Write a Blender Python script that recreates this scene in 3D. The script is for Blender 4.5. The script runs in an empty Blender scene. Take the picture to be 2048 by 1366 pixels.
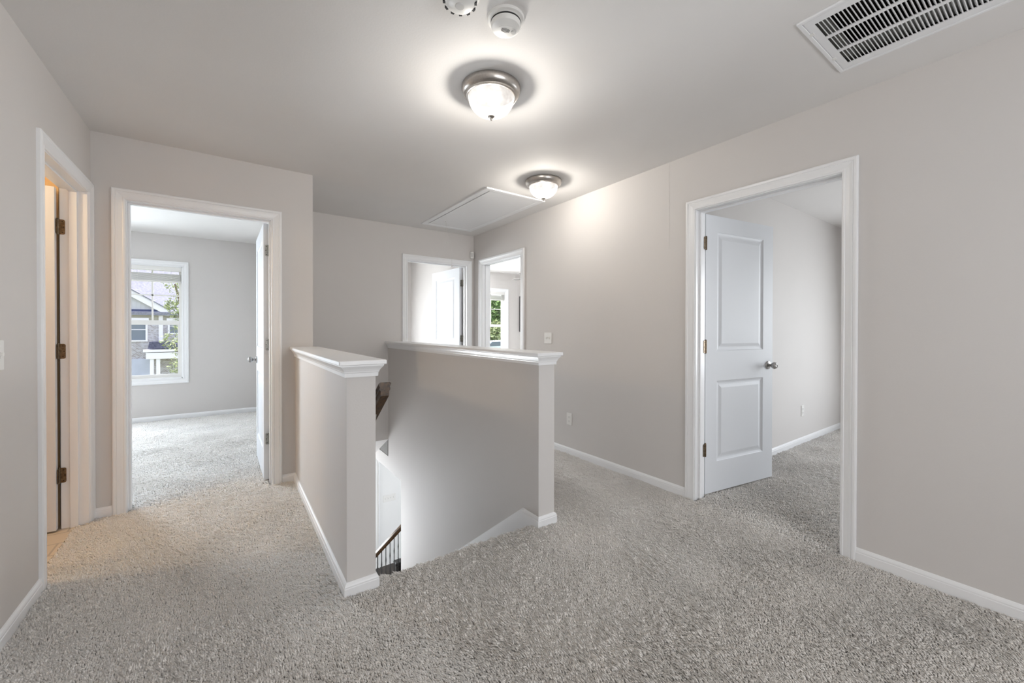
import bpy, math, random
import numpy as np
from mathutils import Matrix, Vector

# ---------------------------------------------------------------- camera, world, sun, light, exposure
SC = bpy.context.scene
COL = SC.collection
FPX, YAW, PITCH, ROLL, CYP, EYE = 803.5, 0.6139, -0.00635, 0.00139, 664.3, 1.1994
fw = Vector((math.sin(YAW)*math.cos(PITCH), math.cos(YAW)*math.cos(PITCH), math.sin(PITCH)))
rt = Vector((math.cos(YAW), -math.sin(YAW), 0)); up = rt.cross(fw)
rt2 = rt*math.cos(ROLL) + up*math.sin(ROLL); up2 = up*math.cos(ROLL) - rt*math.sin(ROLL)
cam = bpy.data.cameras.new('camera'); cam_o = bpy.data.objects.new('camera', cam); COL.objects.link(cam_o)
M = Matrix((rt2, up2, -fw)).transposed().to_4x4(); M.translation = Vector((0, 0, EYE)); cam_o.matrix_world = M
cam.sensor_fit = 'HORIZONTAL'; cam.sensor_width = 36; cam.lens = FPX/2048*36
cam.shift_y = -(683-CYP)/2048; cam.clip_start = .02; cam.clip_end = 500
SC.camera = cam_o

world = bpy.data.worlds.new('sky'); SC.world = world; world.use_nodes = True
wn = world.node_tree; wn.nodes.clear()
wo = wn.nodes.new('ShaderNodeOutputWorld'); wb = wn.nodes.new('ShaderNodeBackground'); ws = wn.nodes.new('ShaderNodeTexSky')
ws.sky_type = 'NISHITA'; ws.sun_disc = False; ws.sun_elevation = math.radians(55); ws.sun_rotation = math.radians(70); ws.dust_density = 2.0
wb.inputs['Strength'].default_value = .165
hs_ = wn.nodes.new('ShaderNodeHueSaturation'); hs_.inputs['Saturation'].default_value = .5; wn.links.new(ws.outputs[0], hs_.inputs['Color']); wn.links.new(hs_.outputs[0], wb.inputs[0]); wn.links.new(wb.outputs[0], wo.inputs[0])

def light(name, kind, loc, energy, color=(1, 1, 1), size=1, size_y=None, direction=None, portal=False, spread=None):
    l = bpy.data.lights.new(name, kind); l.energy = energy; l.color = color
    if kind == 'AREA':
        l.shape = 'RECTANGLE'; l.size = size; l.size_y = size_y or size
        if portal: l.cycles.is_portal = True
        if spread: l.spread = math.radians(spread)
    elif kind == 'SUN': l.angle = math.radians(.6)
    else: l.shadow_soft_size = size
    o = bpy.data.objects.new(name, l); COL.objects.link(o); o.location = loc
    if direction: o.rotation_euler = Vector(direction).to_track_quat('-Z', 'Y').to_euler()
    return o
DAY = (.80, .90, 1.0); DAYN = (.90, .95, 1.0); WARM = (1.0, .985, .965)
light('sun', 'SUN', (0, 20, 20), 2.25, (1, .96, .9), direction=(.45, -.125, -.88))
# daylight of the rooms around the hall, plus added unseen fill lights
light('added_fill_wing_room', 'AREA', (-1.98, 6.90, 1.29), 27, DAY, .86, 1.46, (.2, -1, -.25), spread=165)  # added: second window out of view, carries bedroom light into the hall
light('daylight_right_room', 'AREA', (6.27, -.10, 1.29), 19, DAYN, 1.3, 1.46, (-1, -.1, -.15))
light('added_fill_far_right_room', 'AREA', (3.42, 7.29, 1.29), 72, DAYN, .86, 1.46, (0, -1, -.15))  # added: hidden second window, brightens this bedroom and the corridor
light('daylight_far_room', 'AREA', (1.25, 6.90, 1.29), 16.5, DAYN, .86, 1.46, (.1, -1, -.3))
light('added_fill_hall_rear', 'AREA', (1.0, -2.57, 1.35), 27, (.95, .97, 1), 2.2, 1.7, (0, 1, .55))  # added fill behind the camera; the rear wall has no window
light('added_fill_lower_hall', 'AREA', (4.9, 4.0, -1.4), 33, DAYN, 2.0, 2.0, (-1, .35, 0))  # added panel that brightens the lower hall; no window stands here
light('portal_wing_room', 'AREA', (-.96, 7.02, 1.29), 1, (1, 1, 1), .9, 1.48, (0, -1, 0), portal=True)
light('portal_far_right_room', 'AREA', (4.55, 7.42, 1.29), 1, (1, 1, 1), .9, 1.48, (0, -1, 0), portal=True)
light('added_fill_stair_foot', 'AREA', (1.04, 6.55, -1.75), 31, DAYN, .8, 1.6, (0, -1, .25))  # added to lift the stairwell walls; no opening is built here
light('bathroom_light', 'POINT', (-1.6, 3.1, 2.05), 8.5, (1, .74, .45), .08)

vs = SC.view_settings; vs.view_transform = 'Standard'; vs.look = 'None'; vs.gamma = 1; vs.exposure = 1.94; vs.use_curve_mapping = False
SC.cycles.use_denoising = True; SC.cycles.max_bounces = 10; SC.cycles.diffuse_bounces = 7; SC.cycles.transmission_bounces = 8
SC.cycles.transparent_max_bounces = 16; SC.cycles.sample_clamp_indirect = 4; SC.cycles.caustics_reflective = False; SC.cycles.caustics_refractive = False

# ---------------------------------------------------------------- dimensions
H = 2.44
XL, XR, YF, YW = -.706, 2.673, 4.683, 3.578          # hall: left wall, right wall, far wall, wing wall
XA, XB, XC, XD, Y1 = .428, .555, 1.526, 1.649, 1.884   # half walls
WT = .115
YWR = 6.93; YFR = 7.33

# ---------------------------------------------------------------- materials
def nodes(name):
    m = bpy.data.materials.new(name); m.use_nodes = True; nt = m.node_tree
    b = nt.nodes['Principled BSDF']; return m, nt, b
def noise(nt, scale, detail=2, vec=None, rough=.5):
    n = nt.nodes.new('ShaderNodeTexNoise'); n.inputs['Scale'].default_value = scale; n.inputs['Detail'].default_value = detail; n.inputs['Roughness'].default_value = rough
    if vec is None:
        g = nt.nodes.new('ShaderNodeNewGeometry'); vec = g.outputs['Position']
    nt.links.new(vec, n.inputs['Vector']); return n
def ramp(nt, fac, stops):
    r = nt.nodes.new('ShaderNodeValToRGB'); e = r.color_ramp.elements
    while len(e) < len(stops): e.new(.5)
    for k, (p, c) in enumerate(stops): e[k].position = p; e[k].color = (*c, 1)
    nt.links.new(fac, r.inputs[0]); return r
def paint(name, color, rough=.6, bump=.0, bscale=120, var=.0, spec=.3):
    m, nt, b = nodes(name); b.inputs['Base Color'].default_value = (*color, 1); b.inputs['Roughness'].default_value = rough; b.inputs['Specular IOR Level'].default_value = spec
    if var:
        n = noise(nt, 1.3, 3); lo = tuple(c*(1-var) for c in color); hi = tuple(min(1, c*(1+var)) for c in color)
        r = ramp(nt, n.outputs[0], [(.3, lo), (.7, hi)]); nt.links.new(r.outputs[0], b.inputs['Base Color'])
    if bump:
        n = noise(nt, bscale, 2); bp = nt.nodes.new('ShaderNodeBump'); bp.inputs['Strength'].default_value = bump; bp.inputs['Distance'].default_value = .002
        nt.links.new(n.outputs[0], bp.inputs['Height']); nt.links.new(bp.outputs[0], b.inputs['Normal'])
    return m
def metal(name, color, rough=.35, var=.15, scale=60):
    m, nt, b = nodes(name); b.inputs['Metallic'].default_value = 1; b.inputs['Roughness'].default_value = rough
    n = noise(nt, scale, 3); r = ramp(nt, n.outputs[0], [(.3, tuple(c*(1-var) for c in color)), (.7, tuple(min(1, c*(1+var)) for c in color))])
    nt.links.new(r.outputs[0], b.inputs['Base Color']); return m
def wood(name, c1, c2, rough=.35, scale=30):
    m, nt, b = nodes(name); b.inputs['Roughness'].default_value = rough
    mp = nt.nodes.new('ShaderNodeMapping'); g = nt.nodes.new('ShaderNodeNewGeometry'); nt.links.new(g.outputs['Position'], mp.inputs[0]); mp.inputs['Scale'].default_value = (1, .15, 1)
    n = noise(nt, scale, 5, mp.outputs[0], .7); r = ramp(nt, n.outputs[0], [(.35, c1), (.65, c2)]); nt.links.new(r.outputs[0], b.inputs['Base Color']); return m
WALL = paint('wall_paint', (.635, .612, .594), .65, .12, 160, .012)
CEIL = paint('ceiling_paint', (.74, .725, .71), .8, .15, 120, .02)
TRIM = paint('trim_enamel', (.82, .826, .835), .32, .03, 25, .01, .5)
DOORM = paint('door_enamel', (.70, .72, .75), .5, .06, 45, .01, .5)
PLATE = paint('white_plastic', (.78, .77, .745), .35, spec=.5)
PLATED = paint('white_plastic_shade', (.62, .61, .59), .4, spec=.5)
DARKP = paint('dark_plastic', (.02, .02, .02), .5)
BRASS = metal('antique_brass', (.20, .15, .10), .42, .35, 90)
HINGEG = metal('satin_nickel_hinge', (.36, .35, .32), .42, .2, 90)
SCREWM = paint('screw_recess', (.03, .025, .02), .5)
NICKEL = metal('brushed_nickel', (.50, .47, .44), .30, .08, 120)
KNOBM = metal('satin_knob', (.42, .41, .40), .22, .1, 40)
WALNUT = wood('dark_walnut', (.016, .008, .004), (.10, .052, .020), .3, 60)
IRON = paint('black_iron', (.012, .011, .010), .35, spec=.5)
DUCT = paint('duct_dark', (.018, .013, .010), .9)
FILTER = paint('air_filter', (.30, .30, .28), .9, .5, 60)
TILE = None
def tile_mat():
    m, nt, b = nodes('bathroom_tile'); br = nt.nodes.new('ShaderNodeTexBrick'); g = nt.nodes.new('ShaderNodeNewGeometry'); nt.links.new(g.outputs['Position'], br.inputs['Vector'])
    br.inputs['Color1'].default_value = (.62, .52, .40, 1); br.inputs['Color2'].default_value = (.66, .56, .44, 1); br.inputs['Mortar'].default_value = (.45, .38, .3, 1)
    br.inputs['Scale'].default_value = 1.6; br.inputs['Mortar Size'].default_value = .008; nt.links.new(br.outputs[0], b.inputs['Base Color']); b.inputs['Roughness'].default_value = .35; return m
TILE = tile_mat()
def carpet_mat(name, k=1.0, fine=True):
    m, nt, b = nodes(name); b.inputs['Roughness'].default_value = .95; b.inputs['Specular IOR Level'].default_value = .05
    n = noise(nt, 420, 2); r = ramp(nt, n.outputs[0], [(.3, (.42*k, .400*k, .376*k)), (.5, (.54*k, .520*k, .496*k)), (.72, (.65*k, .631*k, .606*k))])
    n2 = noise(nt, 3.2, 3); r2 = ramp(nt, n2.outputs[0], [(.35, (.90, .90, .90)), (.65, (1, 1, 1))])
    mx = nt.nodes.new('ShaderNodeMix'); mx.data_type = 'RGBA'; mx.blend_type = 'MULTIPLY'; mx.inputs[0].default_value = 1
    nt.links.new(r.outputs[0], mx.inputs[6]); nt.links.new(r2.outputs[0], mx.inputs[7]); nt.links.new(mx.outputs[2], b.inputs['Base Color'])
    if fine:
        n3 = noise(nt, 150, 3); bp = nt.nodes.new('ShaderNodeBump'); bp.inputs['Strength'].default_value = .9; bp.inputs['Distance'].default_value = .012
        nt.links.new(n3.outputs[0], bp.inputs['Height']); nt.links.new(bp.outputs[0], b.inputs['Normal'])
    b.inputs['Sheen Weight'].default_value = .6; b.inputs['Sheen Roughness'].default_value = .45
    return m
CARPET = carpet_mat('carpet_backing', .5)
STAIRC = carpet_mat('carpet_stairs', .9)
YARN = carpet_mat('carpet_yarn', 1.46, False)
def glass_mat():
    m, nt, b = nodes('window_glass'); nt.nodes.remove(b); o = nt.nodes['Material Output']
    t = nt.nodes.new('ShaderNodeBsdfTransparent'); g = nt.nodes.new('ShaderNodeBsdfGlossy'); g.inputs['Roughness'].default_value = .02
    t.inputs[0].default_value = (.97, .97, .97, 1); mx = nt.nodes.new('ShaderNodeMixShader'); mx.inputs[0].default_value = .02
    nt.links.new(t.outputs[0], mx.inputs[1]); nt.links.new(g.outputs[0], mx.inputs[2]); nt.links.new(mx.outputs[0], o.inputs[0]); return m
GLASS = glass_mat()
def dome_mat():
    # alabaster glass: clear part lets the bulb through, milky part scatters and glows
    m, nt, b = nodes('alabaster_glass'); nt.nodes.remove(b); o = nt.nodes['Material Output']
    n = noise(nt, 16, 3)
    tr = nt.nodes.new('ShaderNodeBsdfTransparent'); tr.inputs[0].default_value = (1, .96, .9, 1)
    tl = nt.nodes.new('ShaderNodeBsdfTranslucent'); tl.inputs[0].default_value = (.008, .0078, .0076, 1)
    gl = nt.nodes.new('ShaderNodeBsdfGlossy'); gl.inputs['Roughness'].default_value = .25
    em = nt.nodes.new('ShaderNodeEmission'); er = ramp(nt, n.outputs[0], [(.35, (.50, .46, .43)), (.6, (.85, .82, .78))]); nt.links.new(er.outputs[0], em.inputs[0]); em.inputs[1].default_value = .30
    m1 = nt.nodes.new('ShaderNodeMixShader'); m1.inputs[0].default_value = .5; nt.links.new(tr.outputs[0], m1.inputs[1]); nt.links.new(tl.outputs[0], m1.inputs[2])
    m2 = nt.nodes.new('ShaderNodeMixShader'); m2.inputs[0].default_value = .04; nt.links.new(m1.outputs[0], m2.inputs[1]); nt.links.new(gl.outputs[0], m2.inputs[2])
    ad = nt.nodes.new('ShaderNodeAddShader'); nt.links.new(m2.outputs[0], ad.inputs[0]); nt.links.new(em.outputs[0], ad.inputs[1]); nt.links.new(ad.outputs[0], o.inputs[0]); return m
DOME = dome_mat()

# ---------------------------------------------------------------- mesh helpers
class MB:
    def __init__(s): s.v = []; s.f = []; s.sm = []
    def add(s, vs_, fs, smooth=False, M=None):
        o = len(s.v); s.v += [tuple(M @ Vector(p)) if M else tuple(p) for p in vs_]
        s.f += [tuple(o+i for i in f) for f in fs]; s.sm += [smooth]*len(fs); return s
    def box(s, x0, x1, y0, y1, z0, z1, M=None):
        v = [(x, y, z) for z in (z0, z1) for y in (y0, y1) for x in (x0, x1)]
        return s.add(v, [(0, 2, 3, 1), (4, 5, 7, 6), (0, 1, 5, 4), (2, 6, 7, 3), (0, 4, 6, 2), (1, 3, 7, 5)], False, M)
    def bbox(s, x0, x1, y0, y1, z0, z1, b=.002, M=None):
        # box with chamfered edges
        P = []
        for sx in (0, 1):
            for sy in (0, 1):
                for sz in (0, 1):
                    x = (x0, x1)[sx]; y = (y0, y1)[sy]; z = (z0, z1)[sz]; ix = x + (b, -b)[sx]; iy = y + (b, -b)[sy]; iz = z + (b, -b)[sz]
                    P += [(x, iy, iz), (ix, y, iz), (ix, iy, z)]
        def i(a, c, d, k): return (a*4+c*2+d)*3+k
        F = []
        for a in (0, 1):
            F.append([i(a, 0, 0, 0), i(a, 1, 0, 0), i(a, 1, 1, 0), i(a, 0, 1, 0)]); F.append([i(0, a, 0, 1), i(1, a, 0, 1), i(1, a, 1, 1), i(0, a, 1, 1)]); F.append([i(0, 0, a, 2), i(1, 0, a, 2), i(1, 1, a, 2), i(0, 1, a, 2)])
            for c in (0, 1):
                F.append([i(a, c, 0, 0), i(a, c, 1, 0), i(a, c, 1, 1), i(a, c, 0, 1)]); F.append([i(a, 0, c, 0), i(a, 1, c, 0), i(a, 1, c, 2), i(a, 0, c, 2)]); F.append([i(0, a, c, 1), i(1, a, c, 1), i(1, a, c, 2), i(0, a, c, 2)])
                for d in (0, 1): F.append([i(a, c, d, 0), i(a, c, d, 1), i(a, c, d, 2)])
        return s.add(P, [tuple(f) for f in F], False, M)
    def lathe(s, prof, n=32, M=None, smooth=True):
        # prof: (r, z) list; axis Z
        v = []; f = []; idx = []
        for r, z in prof:
            if r < 1e-6: idx.append([len(v)]); v.append((0, 0, z))
            else:
                idx.append(list(range(len(v), len(v)+n))); v += [(r*math.cos(2*math.pi*k/n), r*math.sin(2*math.pi*k/n), z) for k in range(n)]
        for a, b in zip(idx, idx[1:]):
            if len(a) == 1 and len(b) == 1: continue
            for k in range(n):
                k2 = (k+1) % n
                if len(a) == 1: f.append((a[0], b[k], b[k2]))
                elif len(b) == 1: f.append((a[k], b[0], a[k2]))
                else: f.append((a[k], b[k], b[k2], a[k2]))
        return s.add(v, f, smooth, M)
    def tube(s, pts, r, n=8, M=None):
        pts = [Vector(p) for p in pts]; v = []; f = []
        for k, p in enumerate(pts):
            d = (pts[min(k+1, len(pts)-1)]-pts[max(k-1, 0)]).normalized(); a = d.cross(Vector((0, 0, 1)))
            if a.length < 1e-3: a = Vector((1, 0, 0))
            a.normalize(); b = d.cross(a); rr = r[k] if isinstance(r, (list, tuple)) else r
            v += [tuple(p+a*rr*math.cos(2*math.pi*j/n)+b*rr*math.sin(2*math.pi*j/n)) for j in range(n)]
        for k in range(len(pts)-1):
            for j in range(n): f.append((k*n+j, k*n+(j+1) % n, (k+1)*n+(j+1) % n, (k+1)*n+j))
        f.append(tuple(range(n))); f.append(tuple(reversed(range((len(pts)-1)*n, len(pts)*n))))
        return s.add(v, f, True, M)
    def prism(s, poly, a0, a1, axis='X', M=None):
        # poly in the two other axes, extruded along axis
        def P(u, w, a): return {'X': (a, u, w), 'Y': (u, a, w), 'Z': (u, w, a)}[axis]
        n = len(poly); v = [P(u, w, a0) for u, w in poly]+[P(u, w, a1) for u, w in poly]
        f = [tuple(range(n)), tuple(reversed(range(n, 2*n)))]+[(k, (k+1) % n, n+(k+1) % n, n+k) for k in range(n)]
        return s.add(v, f, False, M)
    def build(s, name, mat, parent=None, auto=40, bevel=0):
        me = bpy.data.meshes.new(name); off = parent_loc(parent)
        me.from_pydata([(p[0]-off[0], p[1]-off[1], p[2]-off[2]) for p in s.v], [], s.f)
        me.polygons.foreach_set('use_smooth', s.sm); me.materials.append(mat)
        import bmesh
        bm = bmesh.new(); bm.from_mesh(me); bmesh.ops.recalc_face_normals(bm, faces=bm.faces); bm.to_mesh(me); bm.free()
        if any(s.sm): me.set_sharp_from_angle(angle=math.radians(auto))
        o = bpy.data.objects.new(name, me); COL.objects.link(o)
        if parent: o.parent = parent
        if bevel:
            md = o.modifiers.new('bevel', 'BEVEL'); md.width = bevel; md.segments = 2; md.limit_method = 'ANGLE'
        return o
def parent_loc(p):
    v = Vector((0, 0, 0))
    while p is not None: v += p.location; p = p.parent
    return v
def tag(o, label, cat=None, group=None, kind=None):
    o['label'] = label
    if cat: o['category'] = cat
    if group: o['group'] = group
    if kind: o['kind'] = kind
    return o
def thing(name, label, cat, loc=(0, 0, 0), group=None, kind=None):
    o = bpy.data.objects.new(name, None); COL.objects.link(o); o.location = loc; o.empty_display_size = .1
    return tag(o, label, cat, group, kind)
def struct(o, label):
    o['kind'] = 'structure'; o['label'] = label; return o

def voxel(boxes, holes=()):
    """solid made of boxes minus holes, only outer faces"""
    xs, ys, zs = (sorted({round(b[k], 5) for b in list(boxes)+list(holes) for k in (2*a, 2*a+1)}) for a in range(3))
    def inside(b, x, y, z): return b[0] < x < b[1] and b[2] < y < b[3] and b[4] < z < b[5]
    nx, ny, nz = len(xs)-1, len(ys)-1, len(zs)-1; S = np.zeros((nx+2, ny+2, nz+2), bool)
    for i in range(nx):
        for j in range(ny):
            for k in range(nz):
                c = ((xs[i]+xs[i+1])/2, (ys[j]+ys[j+1])/2, (zs[k]+zs[k+1])/2)
                S[i+1, j+1, k+1] = any(inside(b, *c) for b in boxes) and not any(inside(h, *c) for h in holes)
    m = MB(); vi = {}
    def V(i, j, k):
        if (i, j, k) not in vi: vi[i, j, k] = len(m.v); m.v.append((xs[i], ys[j], zs[k]))
        return vi[i, j, k]
    for i in range(nx):
        for j in range(ny):
            for k in range(nz):
                if not S[i+1, j+1, k+1]: continue
                for d, q in (((-1, 0, 0), [(0, 0, 0), (0, 0, 1), (0, 1, 1), (0, 1, 0)]), ((1, 0, 0), [(1, 0, 0), (1, 1, 0), (1, 1, 1), (1, 0, 1)]), ((0, -1, 0), [(0, 0, 0), (1, 0, 0), (1, 0, 1), (0, 0, 1)]),
                             ((0, 1, 0), [(0, 1, 0), (0, 1, 1), (1, 1, 1), (1, 1, 0)]), ((0, 0, -1), [(0, 0, 0), (0, 1, 0), (1, 1, 0), (1, 0, 0)]), ((0, 0, 1), [(0, 0, 1), (1, 0, 1), (1, 1, 1), (0, 1, 1)])):
                    if not S[i+1+d[0], j+1+d[1], k+1+d[2]]: m.f.append(tuple(V(i+a, j+b, k+c) for a, b, c in q)); m.sm.append(False)
    return m
def frame_sweep(m, O, U, V, N, u0, u1, v0, v1, prof, closed=False):
    """moulding round an opening; prof = (outward, projection) list; open at the bottom unless closed"""
    O, U, V, N = map(Vector, (O, U, V, N))
    c = [(u0, v0, -1, -1 if closed else 0), (u0, v1, -1, 1), (u1, v1, 1, 1), (u1, v0, 1, -1 if closed else 0)]
    v = []; n = len(prof)
    for (u, w, du, dw) in c: v += [tuple(O+U*(u+du*a)+V*(w+dw*a)+N*d) for a, d in prof]
    f = []; segs = [(0, 1), (1, 2), (2, 3)]+([(3, 0)] if closed else [])
    for a, b in segs:
        for k in range(n): f.append((a*n+k, a*n+(k+1) % n, b*n+(k+1) % n, b*n+k))
    if not closed: f += [tuple(range(n)), tuple(range(3*n, 4*n))]
    m.add(v, f)
CAS = [(0, 0), (0, .008), (.003, .0105), (.010, .0115), (.012, .0095), (.015, .0095), (.030, .0125), (.043, .0165), (.046, .0145), (.049, .0178), (.058, .0185), (.0635, .0165), (.0655, .012), (.0655, 0)]
def base_run(m, pts, prof=None, closed=False):
    """baseboard along pts (XY); the moulding projects to the left of the path"""
    prof = prof or [(0, -.01), (.0135, -.01), (.0135, .044), (.0115, .047), (.0115, .053), (.009, .059), (.004, .066), (0, .068)]
    P = [Vector((p[0], p[1])) for p in pts]; n = len(P); out = []
    for k in range(n):
        d0 = (P[k]-P[k-1]).normalized() if k > 0 else None; d1 = (P[k+1]-P[k]).normalized() if k < n-1 else None
        d0 = d0 or d1; d1 = d1 or d0; n0 = Vector((-d0.y, d0.x)); n1 = Vector((-d1.y, d1.x)); b = (n0+n1); b = b/max(b.dot(n0), 1e-6)
        out.append(b)
    v = []; q = len(prof)
    for p, b in zip(P, out): v += [(p.x+b.x*a, p.y+b.y*a, z) for a, z in prof]
    f = [(k*q+j, k*q+(j+1) % q, (k+1)*q+(j+1) % q, (k+1)*q+j) for k in range(n-1) for j in range(q)]
    f += [tuple(range(q)), tuple(range((n-1)*q, n*q))]
    m.add(v, f)

# ---------------------------------------------------------------- room shell
DT = 2.035   # clear door height
LD = (2.782, 3.508); WD = (-.542, .266); RD = (.742, 1.558); FD = (3.625, 4.460); BD = (1.762, 2.570)
J = .018
def wall(name, label, boxes, holes=(), mat=WALL): return struct(voxel(boxes, holes).build(name, mat), label)
wall('wall_left', 'greige hall wall on the left with the bathroom doorway', [(XL-WT, XL, -2.6, YW+WT, 0, H)], [(XL-1, XL+1, LD[0]-J, LD[1]+J, -1, DT+J)])
wall('wall_wing', 'greige wall with the doorway to the bedroom on the left', [(-2.6, XL-WT, YW, YW+WT, 0, H), (XL, XB, YW, YW+WT, 0, H)], [(WD[0]-J, WD[1]+J, 0, 9, -1, DT+J)])
wall('wall_stair_side', 'greige wall closing the stairwell on its left side', [(XB-WT, XB, YW+WT, YWR, -.3, H), (XB-WT, XB, Y1+.06, YWR-.24, -2.75, -.3)])
wall('wall_far', 'greige wall at the far end of the hall with a doorway', [(XB, XR, YF, YF+WT, -.09, H)], [(BD[0]-J, BD[1]+J, 0, 9, -1, DT+J), (XD, XR, 0, 9, -1, 0)])
wall('wall_right', 'long greige wall on the right with two doorways', [(XR, XR+WT, -2.6, YFR, 0, H)], [(XR-1, XR+1, RD[0]-J, RD[1]+J, -1, DT+J), (XR-1, XR+1, FD[0]-J, FD[1]+J, -1, DT+J)])
wall('wall_half_left', 'greige half wall left of the stair opening', [(XA, XB, Y1, YW, 0, .99)])
wall('wall_half_right', 'greige half wall right of the stair opening, running down beside the stairs', [(XC, XD, Y1, YF, -2.75, .99), (XC, XD, YF, 6.6, -2.75, -.29)], [(XC-1, XD+1, 4.257, 6.7, -2.75, -.446)])
wall('wall_rear', 'hall wall behind the camera', [(XL-WT, XR+WT, -2.72, -2.6, 0, H)])
wall('wall_bedroom_window', 'light wall of the left bedroom around its window', [(-2.72, XB, YWR, YWR+.14, 0, H)], [(-1.41, -.505, 0, 9, .546, 2.03), (-2.41, -1.55, 0, 9, .546, 2.03)])
wall('wall_bedroom_left', 'left bedroom side wall out of view', [(-2.72, -2.6, 1.7, YWR+.14, 0, H), (-2.6, XL-WT, 1.7, 1.82, 0, H)])
wall('wall_far_room_back', 'back wall of the far room', [(XB, XR, YWR, YWR+.14, 0, H)], [(.8, 1.7, 0, 9, .546, 2.03)])
wall('wall_right_room', 'pale wall inside the right-hand bedroom', [(XR+WT, 6.3, 1.70, 1.815, 0, H)])
wall('wall_right_room_window', 'window wall of the right-hand bedroom', [(6.3, 6.42, -2.6, 1.815, 0, H), (XR+WT, 6.42, -2.72, -2.6, 0, H)], [(6.2, 6.5, -.77, .57, .546, 2.03)])
wall('wall_far_right_room', 'window wall of the bedroom past the far right doorway', [(XR, 7.12, YFR, YFR+.14, 0, H), (7.0, 7.12, 1.70, YFR, 0, H), (6.3, 7.12, 1.70, 1.815, 0, H)], [(4.09, 4.995, 0, 9, .546, 2.03), (3.0, 3.86, 0, 9, .546, 2.03)])
wall('wall_lower_hall', 'white wall of the floor below seen down the stairs', [(-1.1, 7, 6.69, 6.80, -2.75, -.28), (6.9, 7, -1, 6.69, -2.75, -.28), (-1.1, 7, -1.1, -1, -2.75, -.28), (-1.1, -1, -1, 6.69, -2.75, -.28)], mat=paint('white_wall', (.80, .80, .79), .6))
m = MB().box(-2.6, XL-WT-.02, YW-.008, YW-.001, 0, H).box(-2.6, XL-WT-.001, 1.821, 1.829, 0, H); struct(m.build('wall_bathroom', paint('bathroom_lit_tan', (.50, .35, .19), .6)), 'bathroom wall lining with warm lamplight in its mustard tan, just visible behind the bathroom door')  # warm lamplight is put into this lining's tan colour
# ceiling with recesses for the return grille and the attic hatch
VX0, VX1, VY0, VY1 = 1.893, 2.392, -.10, .666
HX0, HX1, HY0, HY1 = 1.893, 2.438, 3.045, 4.392
m = voxel([(-2.72, 7.12, -2.72, YFR+.14, H, H+.16)], [(VX0, VX1, VY0, VY1, H-1, H+.14), (HX0-.006, HX1+.006, HY0-.006, HY1+.006, H-1, H+.14)])
struct(m.build('ceiling', CEIL), 'greige painted ceiling of the hall')
# floors
m = voxel([(-2.72, 7.12, -2.72, YFR+.14, -.28, 0)], [(XB-.05, XC+.05, Y1+.045, YF+.02, -1, 1), (XB, XC, YF, 5.30, -1, 1), (-2.6, XL-.055, 1.82, YW, -.012, 1)])
struct(m.build('floor', CARPET), 'taupe frieze carpet floor of the hall and bedrooms')
m = MB().box(-2.6, XL-.055, 1.82, YW, -.012, .004); struct(m.build('floor_bathroom', TILE), 'beige tile floor of the bathroom on the left')
m = MB().prism([(YF+.001, -.002), (YF+.001, -.09), (5.30, -.44), (5.30, -.002)], XB, XC, 'X'); struct(m.build('ceiling_stair_slope', WALL), 'sloping soffit over the lower stairs')
m = MB().box(-1.1, 7, -1.1, 6.8, -2.85, -2.75); struct(m.build('floor_lower_hall', wood('dark_floor', (.02, .015, .012), (.06, .045, .035), .35)), 'dark wood floor of the storey below')
# stairs going down between the half walls
m = MB(); n = 14; rise = 2.75/n; run = .2635
poly = [(Y1+.047, -.045)]
for k in range(1, n): poly += [(Y1+.047+run*(k-1)+.02, -rise*k)] if k == 1 else [(Y1+.047+run*(k-1), -rise*k)]; poly += [(Y1+.047+run*k, -rise*k)]
poly[1:2] = [(Y1+.047, -rise)]
poly += [(Y1+.047+run*(n-1), -2.75), (Y1+.047, -2.75)]
m.prism(poly, XB+.002, XC-.002, 'X'); struct(m.build('staircase', STAIRC), 'carpeted stairs going down between the half walls')

# ---------------------------------------------------------------- door frames
tn = [0]
def trim_name(): tn[0] += 1; return 'trim_%d' % tn[0]
def doorframe(axis, pos, wt, a0, a1, sides, label, stop_at):
    """axis 'X': wall plane at x=pos..pos+wt, opening along Y. axis 'Y': wall at y=pos..pos+wt, opening along X. stop_at in depth units"""
    def B(m, s0, s1, d0, d1, z0, z1):
        if axis == 'X': m.box(pos+d0, pos+d1, s0, s1, z0, z1)
        else: m.box(s0, s1, pos+d0, pos+d1, z0, z1)
    m = MB(); e = .0015
    B(m, a0-J, a0, -e, wt+e, 0, DT+J); B(m, a1, a1+J, -e, wt+e, 0, DT+J); B(m, a0, a1, -e, wt+e, DT, DT+J)
    s0, s1 = stop_at; t = .011
    B(m, a0, a0+t, s0, s1, 0, DT-t); B(m, a1-t, a1, s0, s1, 0, DT-t); B(m, a0, a1, s0, s1, DT-t, DT)
    j = struct(m.build(trim_name(), TRIM, bevel=.0015), label)
    for sd in sides:
        m = MB()
        if axis == 'X':
            N = (-1, 0, 0) if sd == 0 else (1, 0, 0); O = (pos if sd == 0 else pos+wt, 0, 0)
            frame_sweep(m, O, (0, 1, 0), (0, 0, 1), N, a0-.005, a1+.005, 0, DT+.005, CAS)
        else:
            N = (0, -1, 0) if sd == 0 else (0, 1, 0); O = (0, pos if sd == 0 else pos+wt, 0)
            frame_sweep(m, O, (1, 0, 0), (0, 0, 1), N, a0-.005, a1+.005, 0, DT+.005, CAS)
        m.build('door_casing', TRIM, j)
    return j
doorframe('X', XL-WT, WT, LD[0], LD[1], (1,), 'white moulded frame of the bathroom doorway in the left wall', (.038, .073))
doorframe('Y', YW, WT, WD[0], WD[1], (0, 1), 'white moulded frame of the left bedroom doorway', (.042, .077))
doorframe('X', XR, WT, RD[0], RD[1], (0, 1), 'white moulded frame of the large right-hand doorway', (.042, .077))
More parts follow.
